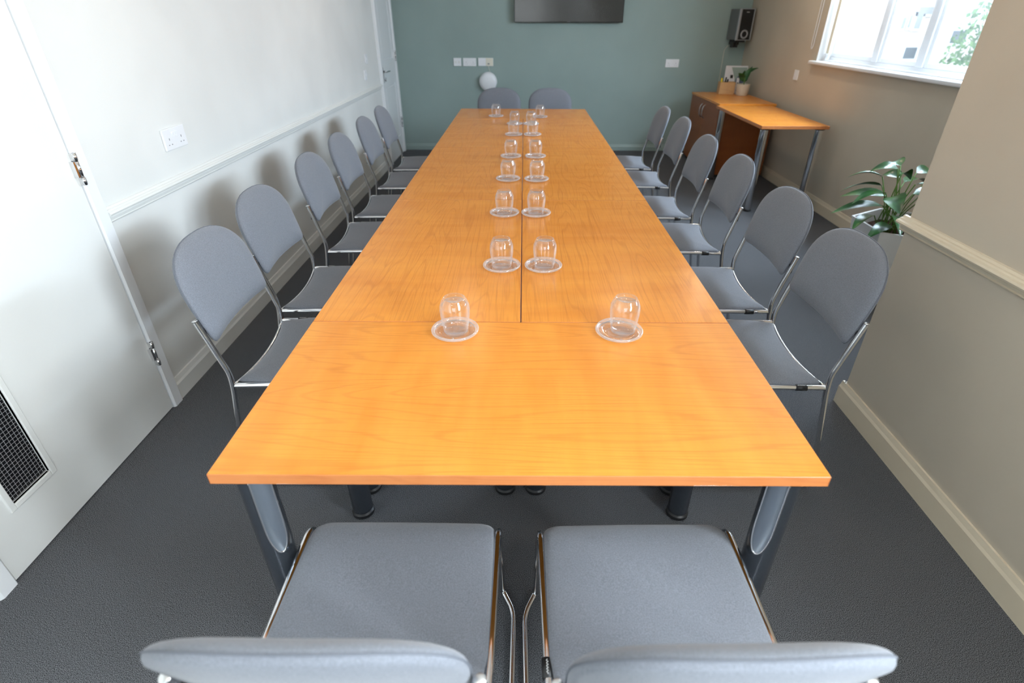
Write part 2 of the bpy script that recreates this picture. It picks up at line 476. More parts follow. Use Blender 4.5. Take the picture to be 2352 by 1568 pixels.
for k in range(5): box(vs, XR+0.045, XR+0.085, 4.60, 4.64, WIN1[2]+0.006+k*0.011, WIN1[2]+0.013+k*0.011, 0.001)
v = obj('trickle_vent', vs, 'whitepl', w1)

# skirting boards -----------------------------------------------------
def skirt(h=0.085, t=0.018):
    return [(0, 0), (t, 0), (t, h-0.028), (t*0.72, h-0.018), (t*0.45, h), (0, h)]
DY0, DY1 = 0.275, 1.115       # near door leaf on left wall
FD0, FD1 = 5.67, 6.36         # far door leaf
for (a, b) in ((1.180, 5.595),):
    bm = NB(); prism_y(bm, [(XL+x_, z_) for x_, z_ in skirt(0.10)], a, b); struct('baseboard_left', bm, 'trim_wl')
bm = NB(); prism_y(bm, [(XL+x_, z_) for x_, z_ in skirt(0.10)], YR, DY0-0.075); struct('baseboard_left_near', bm, 'trim_wl')
bm = NB(); prism_x(bm, [(YB-x_, z_) for x_, z_ in skirt(0.075)], XL+0.02, XR-0.02); struct('baseboard_back', bm, 'trim_g')
bm = NB(); prism_y(bm, [(XR-x_, z_) for x_, z_ in skirt(0.11)], YP+0.02, YB); struct('baseboard_right', bm, 'trim_r')
bm = NB(); prism_y(bm, [(XP-x_, z_) for x_, z_ in skirt(0.11)], YR, YP+0.018)
prism_x(bm, [(YP+x_, z_) for x_, z_ in skirt(0.11)], XP-0.010, XR-0.019)
struct('baseboard_right_near', bm, 'trim_r')
# dado rails
def dado(z, t=1.0):
    pr = [(0, 0), (.008, 0), (.013, .006), (.008, .010), (.012, .012), (.015, .024), (.011, .028), (.014, .031), (.020, .034), (.037, .036), (.041, .044), (.037, .051), (.027, .055), (.022, .060), (.015, .062), (.010, .070), (0, .072)]
    return [(a*0.85*t, z+b*0.82) for a, b in pr]
bm = NB(); prism_y(bm, [(XL+a, b) for a, b in dado(0.815, 0.75)], 1.178, 5.597); struct('trim_1', bm, 'trim_wl')
bm = NB(); prism_y(bm, [(XP-a, b) for a, b in dado(0.803)], YR, YP+0.022)
prism_x(bm, [(YP+a, b) for a, b in dado(0.803)], XP-0.001, XP+0.03)
struct('trim_2', bm, 'trim_r')

# near door -----------------------------------------------------------
HT = 2.02
bm = NB()
VP0, VP1, VZ0, VZ1 = 0.385, 0.525, 0.212, 1.85
X0, X1 = XL+0.0003, XL+0.014
box(bm, X0, X1, DY0, VP0, 0.006, HT); box(bm, X0, X1, VP1, DY1, 0.006, HT)
box(bm, X0, X1, VP0, VP1, 0.006, VZ0); box(bm, X0, X1, VP0, VP1, VZ1, HT)
bmesh.ops.remove_doubles(bm, verts=bm.verts[:], dist=1e-5)
door1 = struct('door_1', bm, 'wall_l')
bm = NB()
bw = 0.020
def bead(bm, y0, y1, z0, z1, w_, x0, x1):
    box(bm, x0, x1, y0-w_, y0, z0-w_, z1+w_, 0.003); box(bm, x0, x1, y1, y1+w_, z0-w_, z1+w_, 0.003)
    box(bm, x0, x1, y0, y1, z0-w_, z0, 0.003); box(bm, x0, x1, y0, y1, z1, z1+w_, 0.003)
bead(bm, VP0, VP1, VZ0, VZ1, bw, X1-0.010, X1+0.005); obj('glazing_bead', bm, 'trim_wl', door1)
bm = NB(); box(bm, X0+0.0005, X0+0.003, VP0, VP1, VZ0, VZ1); vp = obj('vision_panel', bm, 'blackgl', door1)
bm = NB()
s = 0.0125
k = 0
y = VP0+0.004
while y < VP1:
    box(bm, X0+0.0040, X0+0.0050, y-0.0005, y+0.0005, VZ0, VZ1); y += s
z = VZ0+0.004
while z < VZ1:
    box(bm, X0+0.0044, X0+0.0054, VP0, VP1, z-0.0005, z+0.0005); z += s
obj('wire_mesh', bm, 'wire', vp)
def architrave(name, y0, y1, h, w_, t):
    bm = NB()
    pr = [(0, 0), (t*0.75, 0.0), (t, 0.006), (t, w_-0.008), (t*0.75, w_), (0, w_)]
    prism = lambda a, sgn, z1: None
    for (yy, sg) in ((y1, 1), (y0, -1)):
        a = [bm.verts.new((XL+px, yy+sg*py, 0)) for px, py in pr]
        b = [bm.verts.new((XL+px, yy+sg*py, h+w_)) for px, py in pr]
        n = len(pr)
        for i in range(n): bm.faces.new([a[i], a[(i+1) % n], b[(i+1) % n], b[i]])
        bm.faces.new(a); bm.faces.new(b)
    box(bm, XL, XL+t, y0, y1, h, h+w_, 0.003)
    return struct(name, bm, 'trim_w')
architrave('trim_3', DY0-0.004, DY1+0.004, HT, 0.060, 0.024)
# hinges
def hinge(yc, z0, z1, parent, dx=0.028):
    bm = NB(); L_ = z1-z0
    x_ = XL+dx
    for (a, b) in ((0, 0.24), (0.76, 1)):
        tube(bm, [(x_, yc, z0+a*L_), (x_, yc, z0+b*L_)], 0.0072, 12, 0)
    tube(bm, [(x_, yc, z0+0.245*L_), (x_, yc, z0+0.755*L_)], 0.0062, 12, 0)
    box(bm, XL+0.006, x_+0.001, yc-0.016, yc-0.002, z0+0.25*L_, z0+0.75*L_, 0.001)
    for (a, b) in ((0, 0.235), (0.765, 1)): box(bm, XL+0.006, x_+0.001, yc-0.004, yc+0.012, z0+a*L_, z0+b*L_, 0.001)
    return obj('hinge', bm, 'chrome', parent)
for (a, b) in ((0.225, 0.335), (0.978, 1.085), (1.75, 1.86)): hinge(DY1+0.003, a, b, door1)
# far door
bm = NB()
def ring_panel(bm, x0, x1, y0, y1, z0, z1, holes):
    ys = sorted(set([y0, y1]+[h[0] for h in holes]+[h[1] for h in holes]))
    zs = sorted(set([z0, z1]+[h[2] for h in holes]+[h[3] for h in holes]))
    for i in range(len(ys)-1):
        for j in range(len(zs)-1):
            cy, cz = (ys[i]+ys[i+1])/2, (zs[j]+zs[j+1])/2
            if any(h[0] < cy < h[1] and h[2] < cz < h[3] for h in holes): continue
            box(bm, x0, x1, ys[i], ys[i+1], zs[j], zs[j+1])
    bmesh.ops.remove_doubles(bm, verts=bm.verts[:], dist=1e-5)
holes = [(FD0+0.095, FD1-0.095, 0.22, 0.82), (FD0+0.095, FD1-0.095, 1.08, 1.88)]
ring_panel(bm, XL+0.0003, XL+0.014, FD0, FD1, 0.006, HT, holes)
door2 = struct('door_2', bm, 'trim_w')
for h in holes:
    bm = NB(); box(bm, XL+0.0005, XL+0.003, h[0], h[1], h[2], h[3]); box(bm, XL+0.0005, XL+0.011, h[0]+0.022, h[1]-0.022, h[2]+0.022, h[3]-0.022, 0.004); obj('door_panel', bm, 'trim_w', door2)
architrave('trim_4', FD0-0.004, FD1+0.004, HT, 0.065, 0.028)
for (a, b) in ((0.30, 0.42), (1.04, 1.15), (1.80, 1.90)): hinge(FD1+0.002, a, b, door2)
bm = NB(); box(bm, XL+0.008, XL+0.014, FD0+0.03, FD0+0.07, 0.86, 1.02, 0.002)
tube(bm, [(XL+0.012, FD0+0.05, 0.975), (XL+0.055, FD0+0.05, 0.975), (XL+0.060, FD0+0.165, 0.972)], 0.009, 10, 0.012)
tube(bm, [(XL+0.012, FD0+0.05, 0.895), (XL+0.032, FD0+0.05, 0.895)], 0.010, 10, 0)
box(bm, XL+0.030, XL+0.038, FD0+0.045, FD0+0.055, 0.875, 0.915, 0.001)
obj('door_handle', bm, 'chrome', door2)

# ------------------------------------------------------------------ sockets, switches
def plate_obj(name, w_, h_, label, cat, wall, c, z, group=None, kind='socket2', t=0.009):
    """local: x width, z height, face to -y"""
    root = thing(name, label, cat, (0, 0, 0), 0, group)
    bm = NB(); box(bm, -w_/2, w_/2, -t, 0, -h_/2, h_/2, 0.003, 2)
    obj('faceplate', bm, 'whitepl', root)
    if kind == 'socket2':
        for sx_ in (-1, 1):
            b2 = NB()
            cx = sx_*w_*0.27
            box(b2, cx-0.0022, cx+0.0022, -t-0.0006, -t+0.001, -0.004, 0.005)
            for q in (-1, 1): box(b2, cx+q*0.011-0.0033, cx+q*0.011+0.0033, -t-0.0006, -t+0.001, -0.024, -0.020)
            obj('pin_slot', b2, 'greypl', root)
            b3 = NB(); box(b3, sx_*0.013-0.006, sx_*0.013+0.006, -t-0.004, -t+0.001, 0.006, 0.026, 0.001)
            obj('rocker_switch', b3, 'whitepl', root)
    elif kind == 'switch':
        b3 = NB(); box(b3, -0.006, 0.006, -t-0.004, -t+0.001, -0.012, 0.012, 0.001); obj('rocker_switch', b3, 'whitepl', root)
    elif kind == 'data':
        for q in (-1, 1):
            b3 = NB(); box(b3, q*0.02-0.010, q*0.02+0.010, -t-0.001, -t+0.001, -0.012, 0.010); obj('data_port', b3, 'trim_wl', root)
    root.location = c
    root.rotation_euler = (0, 0, {'left': PI/2, 'back': 0, 'right': -PI/2}[wall])
    return root
plate_obj('power_socket', 0.168, 0.088, 'white double power socket on the white wall above the dado rail', 'socket', 'left', (XL, 1.730, 1.022), 0)
plate_obj('light_switch', 0.085, 0.085, 'upper white switch plate beside the far door frame', 'switch', 'left', (XL, 5.12, 1.135), 0, kind='switch')
plate_obj('light_switch', 0.085, 0.085, 'lower white switch plate beside the far door frame', 'switch', 'left', (XL, 5.02, 1.00), 0, kind='switch')
plate_obj('data_socket', 0.093, 0.088, 'small square white socket plate, leftmost of the row on the green wall', 'socket', 'back', (-0.800, YB, 1.024), 0, kind='data')
plate_obj('power_socket', 0.158, 0.088, 'white double socket, middle plate of the row on the green wall', 'socket', 'back', (-0.652, YB, 1.024), 0)
ps = plate_obj('power_socket', 0.182, 0.088, 'white and cream double plate, rightmost of the row of three', 'socket', 'back', (-0.457, YB, 1.026), 0, kind='none')
bm = NB(); box(bm, 0.002, 0.089, -0.012, -0.006, -0.042, 0.042, 0.002); obj('cream_module', bm, 'creampl', ps)
bm = NB(); box(bm, 0.024, 0.046, -0.020, -0.010, -0.026, -0.012, 0.002); obj('plug', bm, 'greypl', ps)
plate_obj('power_socket', 0.162, 0.088, 'white double socket alone on the green wall below the television', 'socket', 'back', (1.802, YB, 1.022), 0)
plate_obj('power_socket', 0.088, 0.088, 'pale square socket on the cream wall near the window', 'socket', 'right', (XR, 4.975, 1.022), 0, kind='switch')
bm = NB(); lathe(bm, [(0, 0), (0.098, 0), (0.108, 0.012), (0.109, 0.030), (0.100, 0.048), (0.080, 0.060), (0.045, 0.068), (0, 0.070)], seg=40)
rd = obj('wall_speaker', bm, 'whitepl', None, True)
rd.location = (-0.432, YB, 0.812); rd.rotation_euler = (PI/2, 0, 0)
tag(rd, 'round white domed speaker mounted on the green wall behind a chair', 'speaker')
bm = NB(); tube(bm, [(-0.42, YB-0.014, 1.0), (-0.425, YB-0.012, 0.97), (-0.415, YB-0.006, 0.94), (-0.40, YB-0.005, 0.90)], 0.0022, 6, 0.01)
tag(obj('power_cable', bm, 'creampl'), 'thin pale cable from the cream plate down to the round speaker', 'cable')

# ------------------------------------------------------------------ television
tv = thing('television', 'large black flat television mounted on the green wall', 'television', (0.522, YB, 1.443))
bm = NB(); box(bm, -0.630, 0.630, -0.075, -0.045, 0.0, 0.72, 0.004); obj('casing', bm, 'blackgl', tv)
bm = NB(); box(bm, -0.622, 0.622, -0.0765, -0.074, 0.014, 0.712); obj('screen', bm, 'tvscreen', tv)
bm = NB(); box(bm, -0.28, 0.28, -0.045, 0, 0.15, 0.60, 0.004); obj('wall_mount', bm, 'black', tv)
bm = NB()
for i, w_ in enumerate((3, 2.4, 2.6, 2.4, 2.6, 2.2, 2.8)):
    x_ = -0.0155+i*0.0046
    box(bm, x_, x_+w_*0.001, -0.0772, -0.0762, 0.0045, 0.0085)
obj('maker_mark', bm, 'silver', tv)

# ------------------------------------------------------------------ wall loudspeaker
sp = thing('loudspeaker', 'black and silver bookshelf loudspeaker bracketed high in the far right corner', 'speaker', (2.515, 6.30, 1.275), math.radians(11))
W_, D_, H_ = 0.185, 0.20, 0.315
bm = NB(); box(bm, -W_/2+0.004, W_/2-0.004, -0.02, D_-0.03, 0.004, H_-0.004, 0.004); obj('cabinet', bm, 'greybox', sp)
bm = NB(); box(bm, -W_/2, -W_/2+0.026, -0.045, -0.018, 0, H_, 0.006); box(bm, W_/2-0.014, W_/2, -0.045, -0.018, 0, H_, 0.005)
box(bm, -W_/2+0.02, W_/2-0.01, -0.043, -0.018, H_-0.008, H_, 0.002); box(bm, -W_/2+0.02, W_/2-0.01, -0.043, -0.018, 0, 0.008, 0.002); obj('side_trim', bm, 'silver', sp)
bm = NB(); box(bm, -W_/2+0.025, W_/2-0.013, -0.042, -0.019, 0.007, H_-0.007, 0.003); obj('grille', bm, 'black', sp)
bm = NB(); lathe(bm, [(0.028, 0.0), (0.030, 0.006), (0.040, 0.008), (0.046, 0.004), (0.047, 0)], seg=32)
rg = obj('port_ring', bm, 'silver', sp, True); rg.location = (0.004, -0.041, 0.062); rg.rotation_euler = (PI/2, 0, 0)
bm = NB(); lathe(bm, [(0, 0.001), (0.029, 0.001)], seg=32)
pt = obj('port', bm, 'darkpit', sp); pt.location = (0.004, -0.0425, 0.062); pt.rotation_euler = (PI/2, 0, 0)
bm = NB(); box(bm, -0.012, 0.022, -0.0432, -0.0415, H_-0.040, H_-0.030, 0.0005); obj('badge', bm, 'silver', sp)
bm = NB(); box(bm, -0.07, 0.055, 0.0, 0.13, -0.02, 0.003, 0.003); box(bm, -0.075, -0.045, 0.03, 0.09, -0.075, -0.015, 0.004); box(bm, -0.035, -0.010, 0.03, 0.10, -0.075, -0.015, 0.004)
box(bm, -0.045, 0.015, 0.05, 0.18, -0.048, -0.02, 0.004); obj('bracket', bm, 'black', sp)
bm = NB(); tube(bm, [(2.42, 6.42, 1.22), (2.405, YB-0.006, 1.17), (2.405, YB-0.006, 0.80), (2.43, YB-0.03, 0.75)], 0.003, 6, 0.02)
tag(obj('speaker_cable', bm, 'creampl'), 'thin grey cable running down the green wall from the loudspeaker', 'cable')

# ------------------------------------------------------------------ tables (1200 x 600)
TT = 0.73; TH = 0.0255
def leg_set(root, L_, W_, legmat='legm', inset=0.055, chrome=False):
    r = 0.034 if not chrome else 0.030
    ztop = TT-TH
    for sx_ in (-1, 1):
        for sy_ in (-1, 1):
            cx, cy = sx_*(L_/2-inset), sy_*(W_/2-inset)
            bm = NB(); lathe(bm, [(0, 0.022), (r-0.002, 0.022), (r, 0.026), (r, ztop-0.008), (0, ztop-0.008)], cx, cy, 32)
            leg = autosmooth(obj('leg', bm, legmat, root))
            bm = NB(); lathe(bm, [(0, ztop-0.010), (r+0.012, ztop-0.010), (r+0.014, ztop-0.006), (r+0.014, ztop-0.0002), (0, ztop-0.0002)], cx, cy, 32); autosmooth(obj('mounting_plate', bm, 'black', leg))
            bm = NB(); lathe(bm, [(0, 0), (r-0.003, 0.0), (r+0.003, 0.004), (r+0.003, 0.016), (r-0.003, 0.022), (0, 0.022)], cx, cy, 32); autosmooth(obj('foot_glide', bm, 'black', leg))
            # U-shaped inlay facing diagonally in along the near side
            base = math.atan2(-1.0*1, -sx_*1.0) if True else 0
            if sy_ > 0: base = math.atan2(1.0, -sx_*1.0)
            ang0 = base
            hw, zl = 0.58, 0.225
            bm = NB(); zb = ztop-0.012-zl
            nz, na = 26, 10
            rows = []
            for i in range(nz+1):
                zz = zb + zl*(i/nz)**1.4
                tt = (zz-zb)/0.085
                hwz = hw*math.sqrt(max(0, 1-(1-min(1, tt))**2))
                rows.append([bm.verts.new((cx+(r+0.0016)*math.cos(ang0+hwz*(2*k/na-1)), cy+(r+0.0016)*math.sin(ang0+hwz*(2*k/na-1)), zz)) for k in range(na+1)])
            for a, b in zip(rows[:-1], rows[1:]):
                for k in range(na):
                    try:
                        f = bm.faces.new([a[k], a[k+1], b[k+1], b[k]]); f.smooth = True
                    except ValueError: pass
            bmesh.ops.remove_doubles(bm, verts=bm.verts[:], dist=1e-6)
            ins = obj('inlay', bm, 'legi' if not chrome else 'chrome', leg, True)
            path = []
            for i in range(nz, -1, -1):
                zz = zb + zl*(i/nz)**1.4
                tt = (zz-zb)/0.085; hwz = hw*math.sqrt(max(0, 1-(1-min(1, tt))**2))
                path.append((cx+(r+0.001)*math.cos(ang0-hwz), cy+(r+0.001)*math.sin(ang0-hwz), zz))
            for i in range(1, nz+1):
                zz = zb + zl*(i/nz)**1.4
                tt = (zz-zb)/0.085; hwz = hw*math.sqrt(max(0, 1-(1-min(1, tt))**2))
                path.append((cx+(r+0.001)*math.cos(ang0+hwz), cy+(r+0.001)*math.sin(ang0+hwz), zz))
            bm = NB(); tube(bm, path, 0.0024, 6, 0); obj('inlay_rim', bm, 'chrome', leg, True)
def make_table(label, loc, rotz, group, L_=1.2, W_=0.6, legmat='legm', chrome=False, name='meeting_table'):
    root = thing(name, label, 'table', loc, rotz, group)
    g = 0.0012
    bm = NB(); box(bm, -L_/2+g+0.0015, L_/2-g-0.0015, -W_/2+g+0.0015, W_/2-g-0.0015, TT-TH+0.001, TT)
    top = obj('tabletop', bm, 'wood', root)
    bm = NB()
    box(bm, -L_/2+g, L_/2-g, -W_/2+g, -W_/2+g+0.003, TT-TH, TT-0.0007, 0.0007, 1); box(bm, -L_/2+g, L_/2-g, W_/2-g-0.003, W_/2-g, TT-TH, TT-0.0007, 0.0007, 1)
    box(bm, -L_/2+g, -L_/2+g+0.003, -W_/2+g, W_/2-g, TT-TH, TT-0.0007, 0.0007, 1); box(bm, L_/2-g-0.003, L_/2-g, -W_/2+g, W_/2-g, TT-TH, TT-0.0007, 0.0007, 1)
    obj('edge_band', bm, 'edge', root)
    leg_set(root, L_, W_, legmat, chrome=chrome)
    return root
G = 'tables pushed together into one long meeting table'
t0 = make_table('cherry wood table nearest the camera, set crosswise at the near end', (0, 0.30, 0), 0, G)
rows = ['just beyond the nearest crosswise table', 'in the middle of the long run', 'just before the farthest crosswise table']
for i, yc in enumerate((1.2, 2.4, 3.6)):
    dup(t0, (-0.3, yc, 0), PI/2, 'cherry wood table on the left side, ' + rows[i], G)
    dup(t0, (0.3, yc, 0), -PI/2, 'cherry wood table on the right side, ' + rows[i], G)
dup(t0, (0, 4.5, 0), PI, 'cherry wood table set crosswise at the far end of the run', G)

# ------------------------------------------------------------------ chair
def cushion(outline, top, bot, mapf, rings_t=(0, .3, .55, .72, .84, .92, .97, 1.0), tp=5.0):
    """outline: closed list (u,v); inflated pad mapped to 3D by mapf(u,v,h)"""
    bm = NB()
    n = len(outline)
    cu = sum(a for a, b in outline)/n; cv = sum(b for a, b in outline)/n
    rows = []
    for s_ in rings_t[1:]:
        h = top*(1-s_**tp)**0.5 if s_ < 1 else 0
        rows.append([bm.verts.new(mapf(cu+(a-cu)*s_, cv+(b-cv)*s_, h)) for a, b in outline])
    nb = []
    for s_ in (0.985, 0.96, 0.5):
        h = -bot*(1-s_**12)**0.5
        nb.append([bm.verts.new(mapf(cu+(a-cu)*s_, cv+(b-cv)*s_, h)) for a, b in outline])
    ct = bm.verts.new(mapf(cu, cv, top)); cb = bm.verts.new(mapf(cu, cv, -bot))
    allr = rows + nb
    for i in range(n):
        j = (i+1) % n
        bm.faces.new([ct, rows[0][i], rows[0][j]])
        bm.faces.new([cb, nb[-1][j], nb[-1][i]])
    for a, b in zip(allr[:-1], allr[1:]):
        for i in range(n):
            j = (i+1) % n
            bm.faces.new([a[i], b[i], b[j], a[j]])
    for f in bm.faces: f.smooth = True
    return bm
def arc(cx, cy, r, a0, a1, n=6):
    return [(cx+r*math.cos(math.radians(a0+(a1-a0)*k/n)), cy+r*math.sin(math.radians(a0+(a1-a0)*k/n))) for k in range(n+1)]
def dense(poly, step=0.02):
    out = []
    n = len(poly)
    for i in range(n):
        a = Vector(poly[i]); b = Vector(poly[(i+1) % n])
        k = max(1, int((b-a).length/step))
        for q in range(k): out.append(tuple(a+(b-a)*q/k))
    return out
ROD = 0.0088
LEAN = [0.27]
def back_pt(z, y0=0.0):      # lean line
    return y0-LEAN[0]*(z-0.49)
def make_chair(label, group, lean=0.27, zt=0.880, splay=0.018, w_=0.217):
    LEAN[0] = lean
    root = thing('conference_chair', label, 'chair', (0, 0, 0), 0, group)
    HW = 0.222
    # seat outline (u across, v forward)
    sw = 0.212
    ol = []
    ol += arc(-sw+0.020, 0.008+0.012, 0.012, 180, 270, 3)
    for k in range(1, 12):           # concave rear edge
        u = -sw+0.03+(2*sw-0.06)*k/12
        ol.append((u, 0.008+0.022*(1-(u/sw)**2)))
    ol += arc(sw-0.020, 0.020, 0.012, 270, 360, 3)
    ol += [(sw+0.004, 0.10), (sw+0.003, 0.24)]
    ol += arc(sw-0.034, 0.416-0.036, 0.036, 0, 90, 6)
    ol += [(0.1, 0.418), (0, 0.419), (-0.1, 0.418)]
    ol += arc(-sw+0.034, 0.416-0.036, 0.036, 90, 180, 6)
    ol += [(-sw-0.003, 0.24), (-sw-0.004, 0.10)]
    ol = dense(ol, 0.02)
    def smap(u, v, h):
        saddle = -0.012*(1-(u/0.22)**2)*max(0, 1-v/0.25)
        front = -0.018*max(0, (v-0.34)/0.08)**2
        return (u, v, 0.444+saddle+front+h+0.004*math.sin(PI*v/0.4))
    obj('seat', cushion(ol, 0.016, 0.020, smap), 'fabric', root)
    # backrest
    zb = 0.594
    bl = []
    bl += arc(-w_*0.965+0.022, 0.022, 0.022, 180, 270, 4)
    for k in range(1, 9):
        u = -w_*0.965+0.03+(2*w_*0.965-0.06)*k/9
        bl.append((u, 0.002*(1-(u/w_)**2)))
    bl += arc(w_*0.965-0.022, 0.022, 0.022, 270, 360, 4)
    hh = zt-zb; v0 = 0.125
    bl += [(w_*0.985, 0.055)]
    for k in range(0, 25):
        a = PI*k/24
        c_, s_ = math.cos(a), math.sin(a)
        e = 2/2.6
        bl.append((w_*math.copysign(abs(c_)**e, c_), v0+(hh-v0)*abs(s_)**e))
    bl += [(-w_*0.985, 0.055)]
    bl = dense(bl, 0.022)
    def bmap(u, v, h, off=0.0):
        z = zb+v
        y = back_pt(z)-0.004 + 0.017*(u/0.2)**2 - 0.006
        return (u, y+h*0.963+off, z+h*0.26)
    seatback = obj('backrest', cushion(bl, 0.034, 0.018, bmap, (0, .3, .55, .70, .80, .88, .94, .975, 0.993, 1.0), 3.0), 'fabric', root)
    bm = NB(); tube(bm, [Vector(bmap(a*1.002, b if b < 0.1 else 0.1+(b-0.1)*1.004, 0.000)) for a, b in bl], 0.0015, 5, 0, closed=True)
    obj('piping', bm, 'piping', seatback)
    # side frames
    for s_ in (-1, 1):
        bm = NB()
        path = [(s_*HW, back_pt(0.680)-0.001, 0.680), (s_*HW, 0.0, 0.487), (s_*(HW+0.001), -0.002, 0.43), (s_*(HW+splay), -0.060, 0.0095), (s_*(HW+splay+0.003), 0.455, 0.0095),
                (s_*(HW-0.002), 0.522, 0.0115), (s_*HW, 0.392, 0.441), (s_*(HW-0.002), 0.004, 0.437)]
        tube(bm, path, ROD, 12, [0, 0.022, 0.03, 0.035, 0.03, 0.02, 0.028, 0])
        sf = obj('side_frame', bm, 'chrome', root)
        autosmooth(sf, 50)
        bm = NB(); e = Vector(path[0]); d = (Vector(path[0])-Vector(path[1])).normalized()
        tube(bm, [e-d*0.001, e+d*0.0025, e+d*0.004], [ROD+0.0006, ROD+0.0006, ROD-0.002], 12, 0); obj('end_cap', bm, 'steel', sf, True)
        for yy in (0.03, 0.40):
            bm = NB(); box(bm, s_*(HW+splay+0.002)-0.008, s_*(HW+splay+0.002)+0.008, yy-0.018, yy+0.018, 0.0, 0.011, 0.003); obj('floor_glide', bm, 'black', sf)
        bm = NB(); box(bm, s_*(HW-0.006)-0.004, s_*(HW-0.006)+0.004, back_pt(0.63)-0.012, back_pt(0.63)+0.004, 0.610, 0.652, 0.002)
        obj('back_bracket', bm, 'black', sf)
    # crossbars
    bm = NB(); P_ = []
    for k in range(15):
        u = -HW+2*HW*k/14
        q = max(0, 1-(u/HW)**2)
        P_.append((u, -0.001+0.021*q, 0.438-0.012*q))
    tube(bm, P_, 0.0048, 8, 0); obj('crossbar', bm, 'chrome', root)
    bm = NB(); tube(bm, [(-HW, 0.33, 0.428), (HW, 0.33, 0.428)], 0.006, 8, 0); obj('crossbar', bm, 'chrome', root)
    # maker tab on the left rail (illegible white script)
    bm = NB(); tube(bm, [(-HW+0.0003, 0.066, 0.4375), (-HW+0.0003, 0.102, 0.438)], ROD+0.0013, 12, 0)
    lt = obj('fabric_tab', bm, 'black', root)
    bm = NB()
    zz = 0.4378+ROD+0.0013
    tube(bm, [(-HW+0.0003+0.0020*math.sin(k*1.35)*(1.2 if k % 5 == 0 else 0.7), 0.071+k*0.0011, zz) for k in range(25)], 0.0005, 5, 0)
    obj('tab_lettering', bm, 'whitepl', lt)
    return root
LEFT = [(-0.952, 0.906, 0.03), (-1.002, 1.425, 0.01), (-1.014, 2.070, 0.03), (-1.026, 2.626, 0.02), (-1.034, 3.256, 0.02), (-1.038, 3.790, 0.02)]
RIGHT = [(1.008, 0.908, 0.0), (1.026, 1.437, -0.01), (1.040, 2.072, 0.03), (1.030, 2.624, 0.02), (1.060, 3.313, 0.03), (1.042, 3.850, 0.02)]
GL = 'grey chairs along the left side of the table'
GR = 'grey chairs along the right side of the table'
GN = 'grey chairs at the near end of the table'
GF = 'grey chairs at the far end of the table'
near = make_chair('grey padded chair at the near end of the table, left of the two nearest', GN, 0.325, 0.872, 0.030, 0.210)
near.location = (-0.274, -0.276, 0); near.rotation_euler = (0, 0, math.radians(-0.3))
dup(near, (0.277, -0.280, 0), math.radians(1.0), 'grey padded chair at the near end of the table, right of the two nearest', GN)
first = None
def place(x, y, a, label, group):
    global first
    if first is None:
        first = make_chair(label, group)
        first.location = (x, y, 0); first.rotation_euler = (0, 0, a)
    else:
        dup(first, (x, y, 0), a, label, group)
ordn = ['nearest the camera', 'second from the camera', 'third from the camera', 'fourth from the camera', 'fifth from the camera', 'farthest, beside the far door']
ordr = ['nearest the camera, beside the wall corner', 'second from the camera', 'third from the camera', 'fourth from the camera', 'fifth from the camera', 'farthest, before the green wall']
for i, (x, y, a) in enumerate(LEFT):
    place(x, y, -PI/2+a, 'grey padded chrome chair on the left side, ' + ordn[i], GL)
for i, (x, y, a) in enumerate(RIGHT):
    dup(first, (x, y, 0), PI/2-a, 'grey padded chrome chair on the right side, ' + ordr[i], GR)
dup(first, (-0.243, 5.02, 0), PI, 'grey padded chair at the far end, left one in front of the round speaker', GF)
dup(first, (0.272, 5.02, 0), PI, 'grey padded chair at the far end, right one under the television', GF)

# ------------------------------------------------------------------ glasses on saucers
def make_saucer(label, loc, group):
    bm = NB()
    lathe(bm, [(0, 0.0022), (0.034, 0.0020), (0.037, 0.0), (0.040, 0.0), (0.042, 0.0020), (0.0575, 0.0055), (0.0575, 0.0085), (0.042, 0.0055), (0.0335, 0.0052), (0.0320, 0.0040), (0.0, 0.0040)], seg=56)
    o = obj('glass_saucer', bm, 'glass2', None, True)
    o.location = loc
    bm = NB()
    lathe(bm, [(0.0565, 0.0050), (0.0620, 0.0058), (0.0652, 0.0085), (0.0656, 0.0115), (0.0640, 0.0140), (0.0612, 0.0143), (0.0580, 0.0112), (0.0560, 0.0080), (0.0565, 0.0050)], seg=56)
    obj('rim', bm, 'glass3', o, True)
    for k in range(3):
        bm = NB(); a_ = k*2*PI/3+0.5
        lathe(bm, [(0, 0.0098), (0.0022, 0.0090), (0.0030, 0.0070)], 0.047*math.cos(a_), 0.047*math.sin(a_), 10); obj('moulded_bead', bm, 'glass3', o, True)
    return tag(o, label, 'saucer', group)
def make_tumbler(label, loc, group):
    bm = NB()
    # upside down: rim at bottom (z=0), thick base at the top
    outer = [(0.0335, 0.0), (0.0348, 0.010), (0.0375, 0.030), (0.0400, 0.050), (0.0408, 0.064), (0.0398, 0.077), (0.0355, 0.0885), (0.0308, 0.0965), (0.0298, 0.0995), (0.0285, 0.1003), (0.0268, 0.0998), (0.0250, 0.0975), (0, 0.0965)]
    inner = [(0, 0.0900), (0.022, 0.0902), (0.0295, 0.0880), (0.0355, 0.0800), (0.0380, 0.0640), (0.0374, 0.050), (0.0350, 0.030), (0.0325, 0.010), (0.0315, 0.0)]
    lathe(bm, outer+inner, seg=48)
    # close the rim
    o = obj('glass_tumbler', bm, 'glass', None, True)
    bmm = bmesh.new(); bmm.from_mesh(o.data)
    ed = [e for e in bmm.edges if len(e.link_faces) == 1]
    if ed: bmesh.ops.bridge_loops(bmm, edges=ed)
    for f in bmm.faces: f.smooth = True
    bmm.to_mesh(o.data); bmm.free()
    o.location = loc
    return tag(o, label, 'glass', group)
